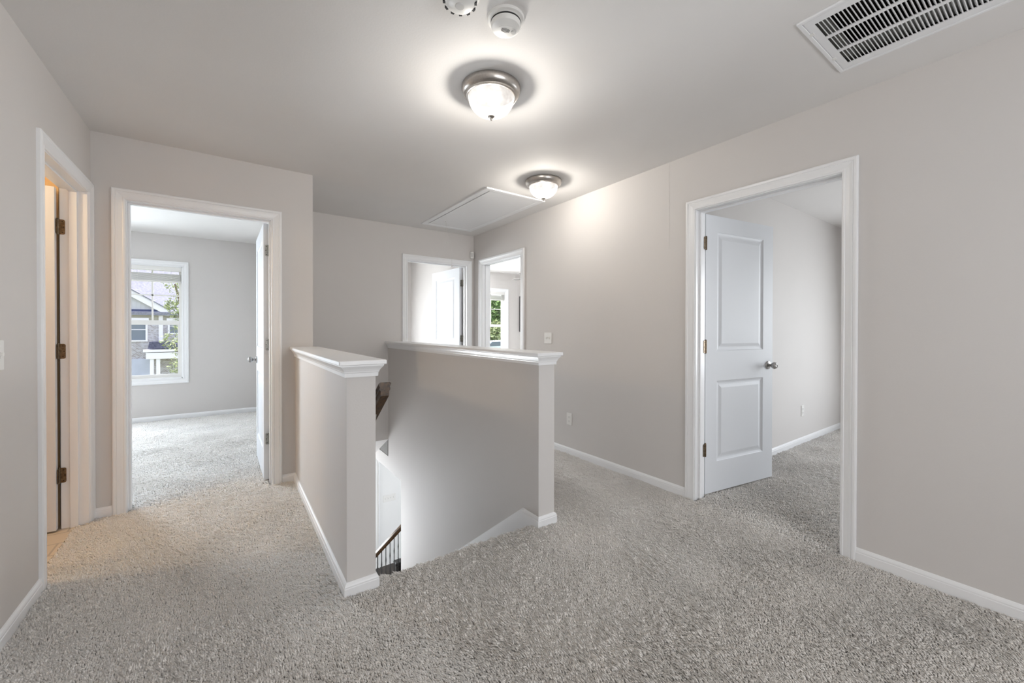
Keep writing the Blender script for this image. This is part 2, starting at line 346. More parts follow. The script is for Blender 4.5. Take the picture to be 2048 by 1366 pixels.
doorframe('X', XR, WT, FD[0], FD[1], (0, 1), 'white moulded frame of the far right doorway near the corner', (.042, .077))
doorframe('Y', YF, WT, BD[0], BD[1], (0, 1), 'white moulded frame of the doorway in the far wall', (.042, .077))

# ---------------------------------------------------------------- door leaves
def panel_face(m, w, z0, z1, y, s, rects):
    """door face at depth y, outward direction s (+1/-1 along y), recessed moulded panels"""
    us = sorted({0, w}|{r[0] for r in rects}|{r[1] for r in rects}); zs = sorted({z0, z1}|{r[2] for r in rects}|{r[3] for r in rects})
    for i in range(len(us)-1):
        for k in range(len(zs)-1):
            c = ((us[i]+us[i+1])/2, (zs[k]+zs[k+1])/2)
            if any(r[0] < c[0] < r[1] and r[2] < c[1] < r[3] for r in rects): continue
            m.add([(us[i], y, zs[k]), (us[i+1], y, zs[k]), (us[i+1], y, zs[k+1]), (us[i], y, zs[k+1])], [(0, 1, 2, 3)])
    for r in rects:
        ring = [(0, 0), (.004, -.004), (.014, -.0075), (.020, -.0085), (.030, -.0080), (.050, -.0030), (.054, -.0022)]
        v = []
        for a, d in ring: v += [(r[0]+a, y+s*d, r[2]+a), (r[1]-a, y+s*d, r[2]+a), (r[1]-a, y+s*d, r[3]-a), (r[0]+a, y+s*d, r[3]-a)]
        f = [(4*q+k, 4*q+(k+1) % 4, 4*q+4+(k+1) % 4, 4*q+4+k) for q in range(len(ring)-1) for k in range(4)]; q = 4*(len(ring)-1); f.append((q, q+1, q+2, q+3))
        m.add(v, f)
def hinge_mesh(ang_leaf, ang_jamb):
    """pin at origin, plates reach along the two angles (local XY); length .089"""
    pl = MB(); L = .089; c = .008
    for ang in (ang_leaf, ang_jamb):
        R = Matrix.Rotation(ang, 4, 'Z'); poly = [(.003, -L/2), (.030-c, -L/2), (.030-c*.3, -L/2+c*.3), (.030, -L/2+c), (.030, L/2-c), (.030-c*.3, L/2-c*.3), (.030-c, L/2), (.003, L/2)]
        pl.prism(poly, -.0012, .0012, 'Y', R)
    pl.lathe([(0, -L/2-.005), (.004, -L/2-.004), (.0055, -L/2), (.0062, -L/2), (.0062, L/2), (.0055, L/2), (.0045, L/2+.006), (0, L/2+.008)], 14)
    for z in (-.027, -.009, .009, .027): pl.lathe([(.0064, z-.0006), (.0068, z), (.0064, z+.0006)], 14)
    sc = MB()
    for ang in (ang_leaf, ang_jamb):
        R = Matrix.Rotation(ang, 4, 'Z')
        for (u, z) in ((.019, -.032), (.024, 0), (.019, .032)):
            for sgn in (-1, 1): sc.lathe([(0, 0), (.0034, 0), (.0034, .0004), (0, .0004)], 10, R @ Matrix.Translation((u, sgn*.0013, z)) @ Matrix.Rotation(-sgn*math.pi/2, 4, 'X'))
    return pl, sc
def knob(parent, M):
    m = MB(); m.lathe([(0, 0), (.032, 0), (.033, .003), (.030, .007), (.020, .009), (.012, .011), (.0105, .026), (.013, .031), (.021, .036), (.0262, .046), (.0270, .053), (.0245, .061), (.019, .067), (.011, .0695), (.009, .067), (.0, .066)], 28, M)
    return m.build('door_knob', KNOBM, parent)
def door(name, label, pin, ang, w, tside, hmat, zs=(.335, 1.078, 1.82), jamb_ang=0, knob_sides=(-1, 1), panels=None):
    """pin: hinge pin XY. Leaf runs along angle ang from the pin. The leaf's thickness lies on the tside of the line through the pin."""
    o = thing(name, label, 'door', (pin[0], pin[1], .012), kind='structure'); del o['category']
    R = Matrix.Translation((pin[0], pin[1], 0)) @ Matrix.Rotation(ang, 4, 'Z'); t = .035; z0, z1 = .014, DT-.004; g = .006
    m = MB(); y0, y1 = (.006, .006+t) if tside > 0 else (-.006-t, -.006)
    rects = [(.125, w-.125, 1.045, 1.915), (.125, w-.125, .235, .825)]
    for y, s in ((y0, -1), (y1, 1)):
        mm = MB(); panel_face(mm, w, z0, z1, y, s, rects); m.add(mm.v, mm.f)
    for a, b in (((0, z0), (0, z1)), ((w, z0), (w, z1)), ((0, z0), (w, z0)), ((0, z1), (w, z1))):
        m.add([(a[0], y0, a[1]), (b[0], y0, b[1]), (b[0], y1, b[1]), (a[0], y1, a[1])], [(0, 1, 2, 3)])
    m2 = MB(); SH = Matrix.Translation((g, 0, 0)); m2.add(m.v, m.f, False, R @ SH)
    leaf = m2.build('door_leaf', DOORM, o)
    for s in knob_sides:
        y = y1 if s > 0 else y0
        knob(o, R @ Matrix.Translation((g+w-.062, y, .918)) @ Matrix.Rotation(-s*math.pi/2, 4, 'X'))
    for z in zs:
        # leaf plate sits on the hinge edge of the door: direction across the thickness; jamb plate on the jamb
        pl, sc = hinge_mesh(math.pi/2*tside, jamb_ang-ang); T = R @ Matrix.Translation((0.002, 0, z))
        a = MB(); a.add(pl.v, pl.f, False, T); h = a.build('hinge', hmat, o)
        a = MB(); a.add(sc.v, sc.f, False, T); a.build('hinge_screws', SCREWM, h)
    return o
# right-hand bedroom door (opens into the room, hinged on the far jamb)
door('door_1', 'white two-panel door standing open inside the right-hand doorway', (XR+WT+.006, RD[1]-.004), math.atan2(1.406-1.525, 3.591-2.795), .800, 1, BRASS, jamb_ang=math.pi)
# left bedroom door
door('door_2', 'white two-panel door opened into the left bedroom, seen edge-on', (WD[1]-.002, YW+WT+.006), math.radians(90.8), .790, 1, HINGEG, jamb_ang=-math.pi/2)
# bathroom door
door('door_3', 'white door opened into the bathroom behind the left wall frame', (XL-WT-.006, LD[1]-.002), math.radians(180.5), .70, 1, BRASS, zs=(.325, 1.066, 1.807), jamb_ang=0)
# far room door
door('door_4', 'white two-panel door opened into the far room, above the half wall', (BD[1]-.003, YF+WT+.006), math.radians(93), .790, 1, HINGEG, jamb_ang=-math.pi/2)

# ---------------------------------------------------------------- baseboards
def baseb(name, label, runs):
    m = MB()
    for r in runs: base_run(m, r)
    return struct(m.build(name, TRIM), label)
c = .0705
baseb('baseboard_right', 'white baseboard of the long right wall', [[(XR, -2.6), (XR, RD[0]-c)], [(XR, RD[1]+c), (XR, FD[0]-c)], [(XR, FD[1]+c), (XR, YF), (BD[1]+c, YF)]])
baseb('baseboard_left', 'white baseboard of the left wall', [[(XL, LD[0]-c), (XL, -2.6)]])
baseb('baseboard_wing', 'short white baseboards beside the left bedroom doorway', [[(WD[0]-c, YW), (XL, YW)]])
baseb('baseboard_half_left', 'white baseboard wrapping the left half wall', [[(XB, Y1+.04), (XB, Y1), (XA, Y1), (XA, YW), (WD[1]+c, YW)]])
baseb('baseboard_half_right', 'white baseboard wrapping the right half wall', [[(BD[0]-c, YF), (XD, YF), (XD, Y1), (XC, Y1), (XC, Y1+.155)]])
baseb('baseboard_bedroom_left', 'white baseboard in the left bedroom', [[(XB-WT, YW+WT), (XB-WT, YWR), (-2.6, YWR), (-2.6, YW+WT), (WD[0]-c, YW+WT)]])
baseb('baseboard_bedroom_right', 'white baseboard in the right-hand bedroom', [[(6.3, -2.6), (6.3, 1.70), (XR+WT, 1.70), (XR+WT, RD[1]+c)]])
# sloping skirt board of the stairs
m = MB(); ys = Y1+.155
for (x, sx) in ((XC, -1), (XB, 1)):
    sl = -.755; y2 = 5.2 if sx > 0 else 4.2
    top = [(ys, .068), (y2, .068+sl*(y2-ys))]; d = .012
    poly = [(Y1+.02, -.01), (Y1+.02, .044), (ys, .044), (y2, .044+sl*(y2-ys)), (y2, -.25+sl*(y2-ys)), (Y1+.07, -.2)]
    m.prism(poly, x, x+sx*d, 'X')
    poly = [(Y1+.14, .044), (Y1+.14, .068), (ys, .068), (y2, .068+sl*(y2-ys)), (y2, .044+sl*(y2-ys)), (ys, .044)]
    m.prism(poly, x, x+sx*.0068, 'X')
struct(m.build('trim_skirt', TRIM), 'white sloping skirt board down the stair side of the right half wall')
# ledges on the half walls
def ledge(name, x0, x1, y0, label):
    y1 = (YW if x0 < 1 else YF)
    o = .036; m = MB(); m.bbox(x0-o-.004, x1+o+.004, y0-o-.004, y1+(.0 if x0 > 1 else 0), 1.040, 1.060, .003)
    prof = [(0, .985), (.009, .985), (.010, 1.002), (.013, 1.006), (.0135, 1.010), (.019, 1.020), (.027, 1.030), (.030, 1.034), (.030, 1.040), (0, 1.040)]
    base_run(m, [(x1, y1), (x1, y0), (x0, y0), (x0, y1)][::1], prof)
    return struct(m.build(name, TRIM), label)
# base_run projects to the left of the path: walk so that the wall is on the right
ledge('trim_ledge_left', XA, XB, Y1, 'white moulded ledge on top of the left half wall')
ledge('trim_ledge_right', XC, XD, Y1, 'white moulded ledge on top of the right half wall')
# faint tape ridge running down the right wall
m = MB().box(XR-.0012, XR+.001, 1.769, 1.811, 1.80, H); struct(m.build('trim_tape_ridge', WALL), 'faint vertical drywall ridge under the ceiling on the right wall')

# ---------------------------------------------------------------- windows
def window(name, label, U0, U1, wall_in, depth, axis='Y', lights=3, blind=None, blabel='', z0=.546, z1=2.03):
    """window in wall; inner wall surface at wall_in, outward direction + along axis"""
    def T(u, d, z): return (u, wall_in+d, z) if axis == 'Y' else (wall_in+d, u, z)
    def B(m, u0, u1, d0, d1, a, b):
        p, q = T(u0, d0, a), T(u1, d1, b); m.box(min(p[0], q[0]), max(p[0], q[0]), min(p[1], q[1]), max(p[1], q[1]), a, b)
    def T3(u0, u1, e0, e1, a, b): return (u0, u1, wall_in+e0, wall_in+e1, a, b) if axis == 'Y' else (wall_in+e0, wall_in+e1, u0, u1, a, b)
    o = thing(name, label, 'window', T((U0+U1)/2, 0, z0), kind='structure'); del o['category']
    m = MB(); U = (1, 0, 0) if axis == 'Y' else (0, 1, 0); N = (0, -1, 0) if axis == 'Y' else (-1, 0, 0)
    frame_sweep(m, T(0, 0, 0), U, (0, 0, 1), N, U0, U1, z0, z1, CAS, True)
    B(m, U0-.001, U0+.012, -.002, depth*.55, z0, z1); B(m, U1-.012, U1+.001, -.002, depth*.55, z0, z1); B(m, U0, U1, -.002, depth*.55, z0-.001, z0+.012); B(m, U0, U1, -.002, depth*.55, z1-.012, z1+.001)
    m.build('window_casing', TRIM, o)
    m = MB(); f = .030; a0, a1, b0, b1 = U0+.012, U1-.012, z0+.012, z1-.012; d0, d1 = depth*.5, depth*.95; mid = 1.285
    m.add(*(lambda q: (q.v, q.f))(voxel([T3(a0, a1, d0, d1, b0, b1)], [T3(a0+f, a1-f, -1, 1, b0+f*.7, b1-f)])))
    B(m, a0+f+.0005, a1-f-.0005, d0-.003, d0+.03, mid-.030, mid+.030)
    B(m, a0+f+.0005, a0+f+.014, d0-.001, d0+.028, b0+.022, mid-.0305); B(m, a1-f-.014, a1-f-.0005, d0-.001, d0+.028, b0+.022, mid-.0305); B(m, a0+f+.0145, a1-f-.0145, d0-.002, d0+.027, b0+.0215, b0+.045)
    m.build('window_frame', PLATE, o)
    m = MB(); g0, g1 = a0+f, a1-f
    for k in range(1, lights): u = g0+(g1-g0)*k/lights; B(m, u-.009, u+.009, d0+.045, d0+.057, mid, b1-f)
    B(m, g0, g1, d0+.045, d0+.057, 1.647-.009, 1.647+.009); m.build('muntin_bars', PLATE, o)
    m = MB(); B(m, g0-.005, g1+.005, d0+.049, d0+.053, mid, b1-f); B(m, g0-.005, g1+.005, d0+.012, d0+.016, b0+.04, mid); m.build('glass', GLASS, o)
    if blind:
        bl = thing('window_blind', blabel, 'blind', T((U0+U1)/2, .03, 1.82))
        m = MB(); B(m, U0+.014, U1-.014, .006, .060, z1-.066, z1-.013); m.build('headrail', PLATE, bl)
        m = MB(); zb = blind; n = 11
        for k in range(n):
            zz = zb+.022+k*(.0085); B(m, U0+.02+.002*((k*7) % 3), U1-.02, .010+.002*((k*5) % 3), .058, zz, zz+.0035)
        m.build('slats', PLATE, bl); m = MB(); B(m, U0+.02, U1-.02, .012, .056, zb, zb+.018); m.build('bottom_rail', PLATE, bl)
        m = MB()
        for u in (U0+.12, (U0+U1)/2, U1-.12): MB().tube([T(u, .034, zb), T(u, .034, z1-.05)], .0016, 6).build('lift_cord', PLATED, bl)
    return o
window('window_1', 'white framed window in the left bedroom looking onto the neighbouring house', -1.41, -.505, YWR, .14, 'Y', 3, 1.815, 'white blind gathered at the top of the left bedroom window')
window('window_2', 'white framed window beyond the far right doorway with trees outside', 4.09, 4.995, YFR, .14, 'Y', 3, 1.835, 'white blind gathered at the top of the window past the far right doorway')

# ---------------------------------------------------------------- ceiling fixtures
ABSORB = paint('glow_absorber', (.003, .003, .003), 1.0, spec=0)
def flush_light(x, y, label, energy):
    o = thing('ceiling_light', label, 'light', (x, y, H), 'flush dome lights along the hall ceiling')
    T = Matrix.Translation((x, y, H))
    m = MB().lathe([(0, -.001), (.150, -.001), (.1515, -.006), (.149, -.020), (.143, -.033), (.136, -.040), (.131, -.043), (.130, -.050), (.1245, -.053), (.119, -.052), (.117, -.046), (.117, -.031)], 72, T)
    m.build('metal_rim', NICKEL, o)
    MB().lathe([(0, -.034), (.1165, -.034), (.1165, -.031), (0, -.031)], 48, T).build('absorber_disc', ABSORB, o)  # added near-black disc, soaks up bulb light so the dome stays dimmer
    prof = [(.1175, -.047)]+[(.1175*math.cos(a), -.047-.098*math.sin(a)**.92) for a in np.linspace(.08, math.pi/2, 18)][:-1]+[(0, -.145)]
    m = MB().lathe(prof, 72, T); m.build('glass_dome', DOME, o)
    m = MB().lathe([(0, -.142), (.017, -.143), (.0175, -.147), (.013, -.151), (.005, -.154), (.0045, -.157), (.0062, -.160), (.0045, -.165), (0, -.166)], 24, T); m.build('finial', NICKEL, o)
    l = light('lamp_bulb_glow', 'POINT', (x, y, H-.100), energy, WARM, .024); l.parent = o; l.location = (0, 0, -.100)
    return o
flush_light(1.106, 1.757, 'larger, nearer round ceiling light with frosted dome and nickel rim', 6.8)
flush_light(2.150, 2.597, 'smaller-looking, farther dome ceiling light beside the attic hatch', 6.8)
def smoke(x, y, label, kind, rot=0):
    o = thing('smoke_detector', label, 'smoke detector', (x, y, H)); T = Matrix.Translation((x, y, H)) @ Matrix.Rotation(rot, 4, 'Z')
    m = MB().lathe([(0, 0), (.074, 0), (.0745, -.004), (.072, -.010), (.064, -.012), (0, -.012)], 56, T); m.build('base_plate', PLATE, o)
    if kind == 0:
        m = MB().lathe([(.061, -.012), (.062, -.016), (.058, -.0165), (.058, -.021), (.060, -.022), (.0595, -.030), (.055, -.038), (.045, -.0415), (0, -.043)], 56, T); m.build('cover', PLATE, o)
        m = MB().lathe([(.0575, -.0166), (.0605, -.0168), (.0605, -.0208), (.0575, -.021)], 56, T)
        m.build('air_gap', DARKP, o)
        m = MB()
        for k in range(7):
            u = -.015+.005*k; w = .011*math.sqrt(max(.05, 1-(u/.019)**2)); m.box(u-.0012, u+.0012, .004-w, .004+w, -.0438, -.0405, T)
        m.build('sounder_grille', DARKP, o)
        m = MB().lathe([(0, -.0462), (.009, -.0458), (.0105, -.044), (.0105, -.041)], 24, T @ Matrix.Translation((.034, .004, 0))); m.build('test_button', PLATED, o)
        m = MB(); r0 = .052
        pts = [(-.030, -.002), (-.020, -.014), (0, -.021), (.02, -.020), (.036, -.012)]
        m.tube([(x_, y_, -.0425+.0006) for x_, y_ in pts], .0014, 6, T); m.build('raised_line', PLATED, o)
    else:
        m = MB().lathe([(.060, -.012), (.066, -.016), (.066, -.022), (.050, -.040), (.040, -.046), (0, -.048)], 56, T); m.build('cover', PLATE, o)
        m = MB()
        for k in range(12):
            a = k*math.pi/6
            m.box(.049, .0625, -.006, .006, -.0365, -.0225, T @ Matrix.Rotation(a, 4, 'Z'))
        m.build('vent_slots', DARKP, o)
        m = MB().lathe([(0, -.0505), (.016, -.050), (.018, -.047)], 32, T); m.build('test_button', PLATED, o)
    return o
smoke(.907, 1.333, 'round white smoke detector with a dark sounder grille, nearer the dome light', 0, math.radians(-15))
smoke(.700, 1.330, 'round white detector with dark side slots, cut off by the top of the picture', 1)

# return air grille
o = thing('return_air_grille', 'long white louvred return air grille in the ceiling by the right wall', 'vent', ((VX0+VX1)/2, (VY0+VY1)/2, H))
m = voxel([(VX0-.010, VX1+.010, VY0-.010, VY1+.010, H-.008, H+.001)], [(VX0+.006, VX1-.006, VY0+.006, VY1-.006, 0, 9)]); m.build('outer_frame', TRIM, o, bevel=.003)
gx0, gx1, gy0, gy1 = VX0+.0075, VX1-.0075, VY0+.0075, VY1-.0075
cols = [(1.938, 2.060), (2.079, 2.201), (2.220, 2.342)]; N = 54; pitch = .01275; ytop = .632
holes = []
m = MB(); zt, zb2 = H-.002, H-.006
# face plate = border + two long dividers
m = voxel([(gx0, gx1, gy0, gy1, zb2, zt)], [(c0, c1, ytop-N*pitch, ytop, 0, 9) for c0, c1 in cols]); m.build('face_plate', TRIM, o)
m = MB()
for cx0, cx1 in cols:
    for k in range(N+1):
        y = ytop-k*pitch; m.prism([(y-.0030, H-.0062), (y+.0006, H-.0062), (y+.0070, H+.006), (y+.0052, H+.006)], cx0, cx1, 'X')
m.build('louvres', TRIM, o)
m = MB(); 
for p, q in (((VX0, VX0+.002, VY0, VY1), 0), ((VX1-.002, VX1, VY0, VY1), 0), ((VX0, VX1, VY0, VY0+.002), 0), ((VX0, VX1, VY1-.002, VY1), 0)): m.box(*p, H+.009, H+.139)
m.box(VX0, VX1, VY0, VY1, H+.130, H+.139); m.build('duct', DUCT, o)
m = MB().box(VX0+.002, VX1-.002, VY1-.068, VY1-.003, H+.02, H+.028); m.box(VX1-.12, VX1-.003, VY0+.003, VY1-.003, H+.03, H+.04); m.build('filter_frame', FILTER, o)
m = MB()
for xx in (1.995, 2.255): MB().box(xx-.010, xx+.010, VY1-.016, VY1-.002, H-.0092, H-.006).build('latch', PLATE, o)

# attic hatch
o = thing('attic_hatch', 'white framed attic hatch panel in the ceiling near the far wall', 'hatch', ((HX0+HX1)/2, (HY0+HY1)/2, H))
m = MB(); prof = [(0, .0), (0, .007), (.004, .010), (.045, .011), (.055, .009), (.058, .0)]
frame_sweep(m, (0, 0, H), (1, 0, 0), (0, 1, 0), (0, 0, -1), HX0, HX1, HY0, HY1, prof, True); m.build('hatch_trim', TRIM, o)
m = MB().box(HX0+.012, HX1-.003, HY0+.005, HY1-.004, H-.007, H+.012); m.build('hatch_panel', TRIM, o)
m = MB().lathe([(0, -.012), (.006, -.010), (.008, -.004), (.008, 0)], 12, Matrix.Translation((2.03, 4.20, H))); m.build('cord_grommet', PLATED, o)
o = thing('pull_cord', 'thin white pull cord hanging from the attic hatch', 'cord', (2.085, 4.2, H))
m = MB(); m.tube([(2.032, 4.2, H-.01), (2.06, 4.2, 2.30), (2.094, 4.2, 2.215), (2.106, 4.2, 2.10), (2.108, 4.2, 1.94)], .0011, 6); m.tube([(2.032, 4.2, H-.01), (2.036, 4.2, 2.30), (2.046, 4.2, 2.20)], .0011, 6); m.build('cord', PLATED, o)
m = MB().lathe([(0, 0), (.007, -.004), (.009, -.016), (.006, -.024), (0, -.026)], 12, Matrix.Translation((2.108, 4.2, 1.945))); m.build('cord_bead', PLATE, o)
m = MB().lathe([(0, 0), (.005, -.003), (.006, -.010), (0, -.016)], 12, Matrix.Translation((2.046, 4.2, 2.205))); m.build('cord_knot', PLATE, o)
# motion sensor in the corner
o = thing('motion_sensor', 'small white motion sensor high in the far right corner', 'sensor', (2.632, YF-.012, 2.145))
R = Matrix.Translation((2.636, YF-.022, 2.185)) @ Matrix.Rotation(math.radians(-35), 4, 'Z')
m = MB().bbox(-.026, .026, -.02, .014, -.047, .047, .008, R); m.build('housing', PLATE, o, bevel=.003)
m = MB().bbox(-.016, .016, -.0215, -.018, -.030, .022, .001, R); m.build('lens', PLATED, o)

# switches and outlets
def plate_things(axis, pos, n, cu, cz, kind, label, name, cat, sgn=-1, w=None):
    """plate on a wall; axis 'X': wall plane x=pos, u = Y; 'Y': y=pos, u = X; sgn = direction of the room"""
    w = w or (.070 if n == 1 else .070+.046*(n-1)); h = .114
    def B(m, u0, u1, d0, d1, z0, z1, b=.001):
        a, c = sorted((pos+sgn*d0, pos+sgn*d1))
        if axis == 'X': m.bbox(a, c, u0, u1, z0, z1, b)
        else: m.bbox(u0, u1, a, c, z0, z1, b)
    o = thing(name, label, cat, (pos, cu, cz-h/2) if axis == 'X' else (cu, pos, cz-h/2))
    m = MB(); B(m, cu-w/2, cu+w/2, 0, .006, cz-h/2, cz+h/2, .0025); m.build('wall_plate', PLATE, o)
    for k in range(n):
        u = cu+(k-(n-1)/2)*.046
        if kind == 'toggle':
            m = MB(); B(m, u-.0055, u+.0055, .0055, .0065, cz-.0125, cz+.0125, .0003); m.build('toggle_slot', PLATED, o)
            m = MB(); B(m, u-.004, u+.004, .005, .016, cz-.002, cz+.011, .001); m.build('toggle', PLATE, o)
        else:
            for dz in (-.0195, .0195):
                m = MB(); B(m, u-.0165, u+.0165, .005, .0078, cz+dz-.014, cz+dz+.014, .001); q = m.build('socket', PLATE, o)
                m = MB(); B(m, u-.0075, u-.0055, .0075, .0081, cz+dz-.003, cz+dz+.006, .0001); B(m, u+.0055, u+.0075, .0075, .0081, cz+dz-.003, cz+dz+.005, .0001); B(m, u-.002, u+.002, .0075, .0081, cz+dz-.009, cz+dz-.006, .0001); m.build('slots', SCREWM, q)
    return o
plate_things('X', XR, 2, 3.149, 1.112, 'toggle', 'white double light switch on the right wall above the half wall ledge', 'light_switch', 'switch')
plate_things('X', XR, 1, 2.832, .342, 'outlet', 'white outlet low on the right wall just past the half wall', 'wall_outlet', 'outlet')
plate_things('Y', 1.70, 1, 4.956, .347, 'outlet', 'white outlet low on the wall inside the right-hand bedroom', 'wall_outlet', 'outlet')
plate_things('X', XL, 2, 2.308, 1.10, 'toggle', 'white light switch at the left edge of the picture', 'light_switch', 'switch', sgn=1)
plate_things('Y', 6.69, 4, 2.20, -1.63, 'toggle', 'white four-switch plate on the lower storey wall seen down the stairs', 'light_switch', 'switch')

# ---------------------------------------------------------------- stair rails
o = thing('stair_handrail', 'dark wooden handrail descending on the stair side of the left half wall', 'handrail', (XB+.05, 1.9, .9))
sl = -.755; m = MB(); n0, y0_, y1_ = 0, 1.905, 5.1
# cross-section (x, z): moulded rail
cs = [(-.030, .0), (-.030, -.004), (-.024, -.018), (-.026, -.024), (-.026, -.030), (-.020, -.036), (-.020, -.060), (.020, -.060), (.020, -.036), (.026, -.030), (.026, -.024), (.024, -.018), (.030, -.004), (.030, 0), (.022, .005), (-.022, .005)]
xc = XB+.050; v = []
for (yy, zz) in ((y0_, .944), (y1_, .944+sl*(y1_-y0_))): v += [(xc+a, yy, zz+b) for a, b in cs]
k_ = len(cs); m.add(v, [tuple(range(k_)), tuple(range(k_, 2*k_))]+[(i, (i+1) % k_, k_+(i+1) % k_, k_+i) for i in range(k_)]); m.build('rail', WALNUT, o)
for yb in (2.06, 3.3, 4.5):
    zb = .944+sl*(yb-y0_)-.06; m = MB(); m.tube([(XB+.004, yb, zb-.055), (XB+.030, yb, zb-.050), (XB+.048, yb, zb-.025), (XB+.050, yb, zb+.002)], .0065, 10)
    m.lathe([(0, 0), (.026, 0), (.024, .005), (0, .007)], 20, Matrix.Translation((XB, yb, zb-.055)) @ Matrix.Rotation(math.pi/2, 4, 'Y')); m.build('rail_bracket', HINGEG, o)
o = thing('lower_stair_railing', 'dark railing with black balusters on the floor below, seen down the stairwell', 'railing', (2.0, 5.6, -2.75))
yr = 5.60; x0, x1 = 1.30, 2.75; zr = lambda x: -1.885+.778*(x-1.66)
m = MB(); cs = [(-.034, 0), (-.034, -.012), (-.022, -.026), (-.022, -.052), (.022, -.052), (.022, -.026), (.034, -.012), (.034, 0), (.02, .014), (-.02, .014)]
v = []
for x in (x0, x1): v += [(x, yr+a, zr(x)+b) for a, b in cs]
k_ = len(cs); m.add(v, [tuple(range(k_)), tuple(range(k_, 2*k_))]+[(i, (i+1) % k_, k_+(i+1) % k_, k_+i) for i in range(k_)]); m.build('handrail', WALNUT, o)
nb = 25
for k in range(nb):
    x = x0+.02+k*(x1-x0-.04)/(nb-1); zz = zr(x)-.05; m = MB()
    pts = []; zf = -2.75
    m.lathe([(0, zf), (.0065, zf), (.0065, zz-.45), (.0095, zz-.40), (.0065, zz-.35), (.0065, zz-.25), (.0095, zz-.20), (.0065, zz-.15), (.0065, zz), (0, zz)], 8, Matrix.Translation((x, yr, 0))); m.build('baluster', IRON, o)
m = MB(); m.bbox(2.03, 2.12, 5.86, 5.95, -2.75, -2.33, .008); m.bbox(2.015, 2.135, 5.845, 5.965, -2.33, -2.28, .01)
o2 = tag(m.build('newel_post', IRON), 'dark newel post behind the black balusters of the lower railing', 'post')
m = MB().box(2.019, 2.031, 6.672, 6.689, -2.75, -.28); struct(m.build('trim_lower_corner', TRIM), 'white vertical trim on the lower storey wall')

# ---------------------------------------------------------------- far right bedroom things
o = thing('ceiling_fan', 'ceiling fan past the far right doorway, two dark blade tips showing', 'fan', (4.87, 5.95, H)); T = Matrix.Translation((4.87, 5.95, 0))
MF = paint('fan_grey', (.16, .15, .14), .5); 
m = MB().lathe([(0, H), (.065, H), (.06, H-.04), (.012, H-.05), (.012, 2.27), (.05, 2.265), (.10, 2.24), (.105, 2.19), (.08, 2.16), (0, 2.15)], 28, T); m.build('motor', NICKEL, o)
for k in range(4):
    a = math.radians(196+k*90); R = T @ Matrix.Rotation(a, 4, 'Z') @ Matrix.Translation((0, 0, 2.20)) @ Matrix.Rotation(math.radians(3), 4, 'X')
    m = MB(); m.prism([(.10, -.02), (.18, -.05), (.60, -.065), (.655, -.045), (.665, 0), (.655, .045), (.60, .065), (.18, .05), (.10, .02)], -.004, .004, 'Z', R); m.build('fan_blade', MF, o)
o = thing('television', 'dark flat panel on the wall past the far right doorway, one edge showing', 'television', (6.0, YFR-.03, 1.15))
m = MB().bbox(5.35, 6.72, YFR-.055, YFR-.02, 1.15, 1.95, .004); m.build('screen', DARKP, o); m = MB().box(5.8, 6.2, YFR-.02, YFR-.001, 1.4, 1.7); m.build('wall_bracket', DARKP, o)
o = thing('supply_vent', 'small white louvred ceiling vent past the far right doorway', 'vent', (4.42, 6.45, H))
m = MB(); m.bbox(4.26, 4.58, 6.38, 6.53, H-.008, H+.0005, .002); m.build('vent_frame', PLATE, o)
m = MB(); [m.box(4.28, 4.56, 6.395+.018*k, 6.403+.018*k, H-.0085, H-.0075) for k in range(7)]; m.build('vent_louvres', PLATED, o)

# ---------------------------------------------------------------- outside: neighbouring house
def brick_mat():
    m, nt, b = nodes('stone_brick'); br = nt.nodes.new('ShaderNodeTexBrick'); g = nt.nodes.new('ShaderNodeNewGeometry'); mp = nt.nodes.new('ShaderNodeMapping'); nt.links.new(g.outputs['Position'], mp.inputs[0]); mp.inputs['Rotation'].default_value = (math.pi/2, 0, 0)
    nt.links.new(mp.outputs[0], br.inputs['Vector']); br.inputs['Color1'].default_value = (.30, .26, .26, 1); br.inputs['Color2'].default_value = (.52, .50, .55, 1); br.inputs['Mortar'].default_value = (.62, .60, .60, 1); br.inputs['Scale'].default_value = 4.0; br.inputs['Mortar Size'].default_value = .02
    nt.links.new(br.outputs[0], b.inputs['Base Color']); b.inputs['Roughness'].default_value = .9; return m
def shingle_mat(name, c1, c2):
    m, nt, b = nodes(name); n = noise(nt, 9, 5, None, .8); r = ramp(nt, n.outputs[0], [(.35, c1), (.65, c2)]); nt.links.new(r.outputs[0], b.inputs['Base Color']); b.inputs['Roughness'].default_value = .9; return m
BRICK = brick_mat(); SHING = shingle_mat('roof_shingles', (.15, .15, .19), (.27, .27, .33)); SHINGD = shingle_mat('porch_shingles', (.03, .03, .07), (.12, .12, .18))
SIDE = paint('tan_siding', (.42, .40, .35), .8); BATT = paint('grey_batten', (.54, .53, .56), .8); WHT = paint('exterior_white', (.80, .77, .82), .6); SOFSHADE = paint('soffit_shade', (.04, .05, .13), .6)
hs = thing('neighbour_house', 'brick and siding house with grey roof and white gable trim outside the left bedroom window', 'house', (-5, 33, -3.2))
def hp(name, mb, mat): return mb.build(name, mat, hs)
Yh = 33.0
hp('brick_wall', MB().box(-9, -1.2, Yh+.1, 40, -3.2, 1.75), BRICK)
hp('siding_wall', MB().box(-9, -1.2, Yh+.1, 40, 1.75, 2.15), SIDE)
rk = [( -9.0, 5.6), (-3.19, 2.13)]  # rake line
zr_ = lambda x: 2.11+(x+3.19)*(-.668)
m = MB().prism([(-8.0, 2.3), (-8.0, zr_(-8)), (-3.4, zr_(-3.4)+.02), (-3.4, 2.3)], Yh, Yh+.1, 'Y')
for k in range(24): x = -8+.19*k; m.box(x-.012, x+.012, Yh-.015, Yh, 2.3, max(2.31, zr_(x)-.02))
hp('gable_siding', m, BATT)
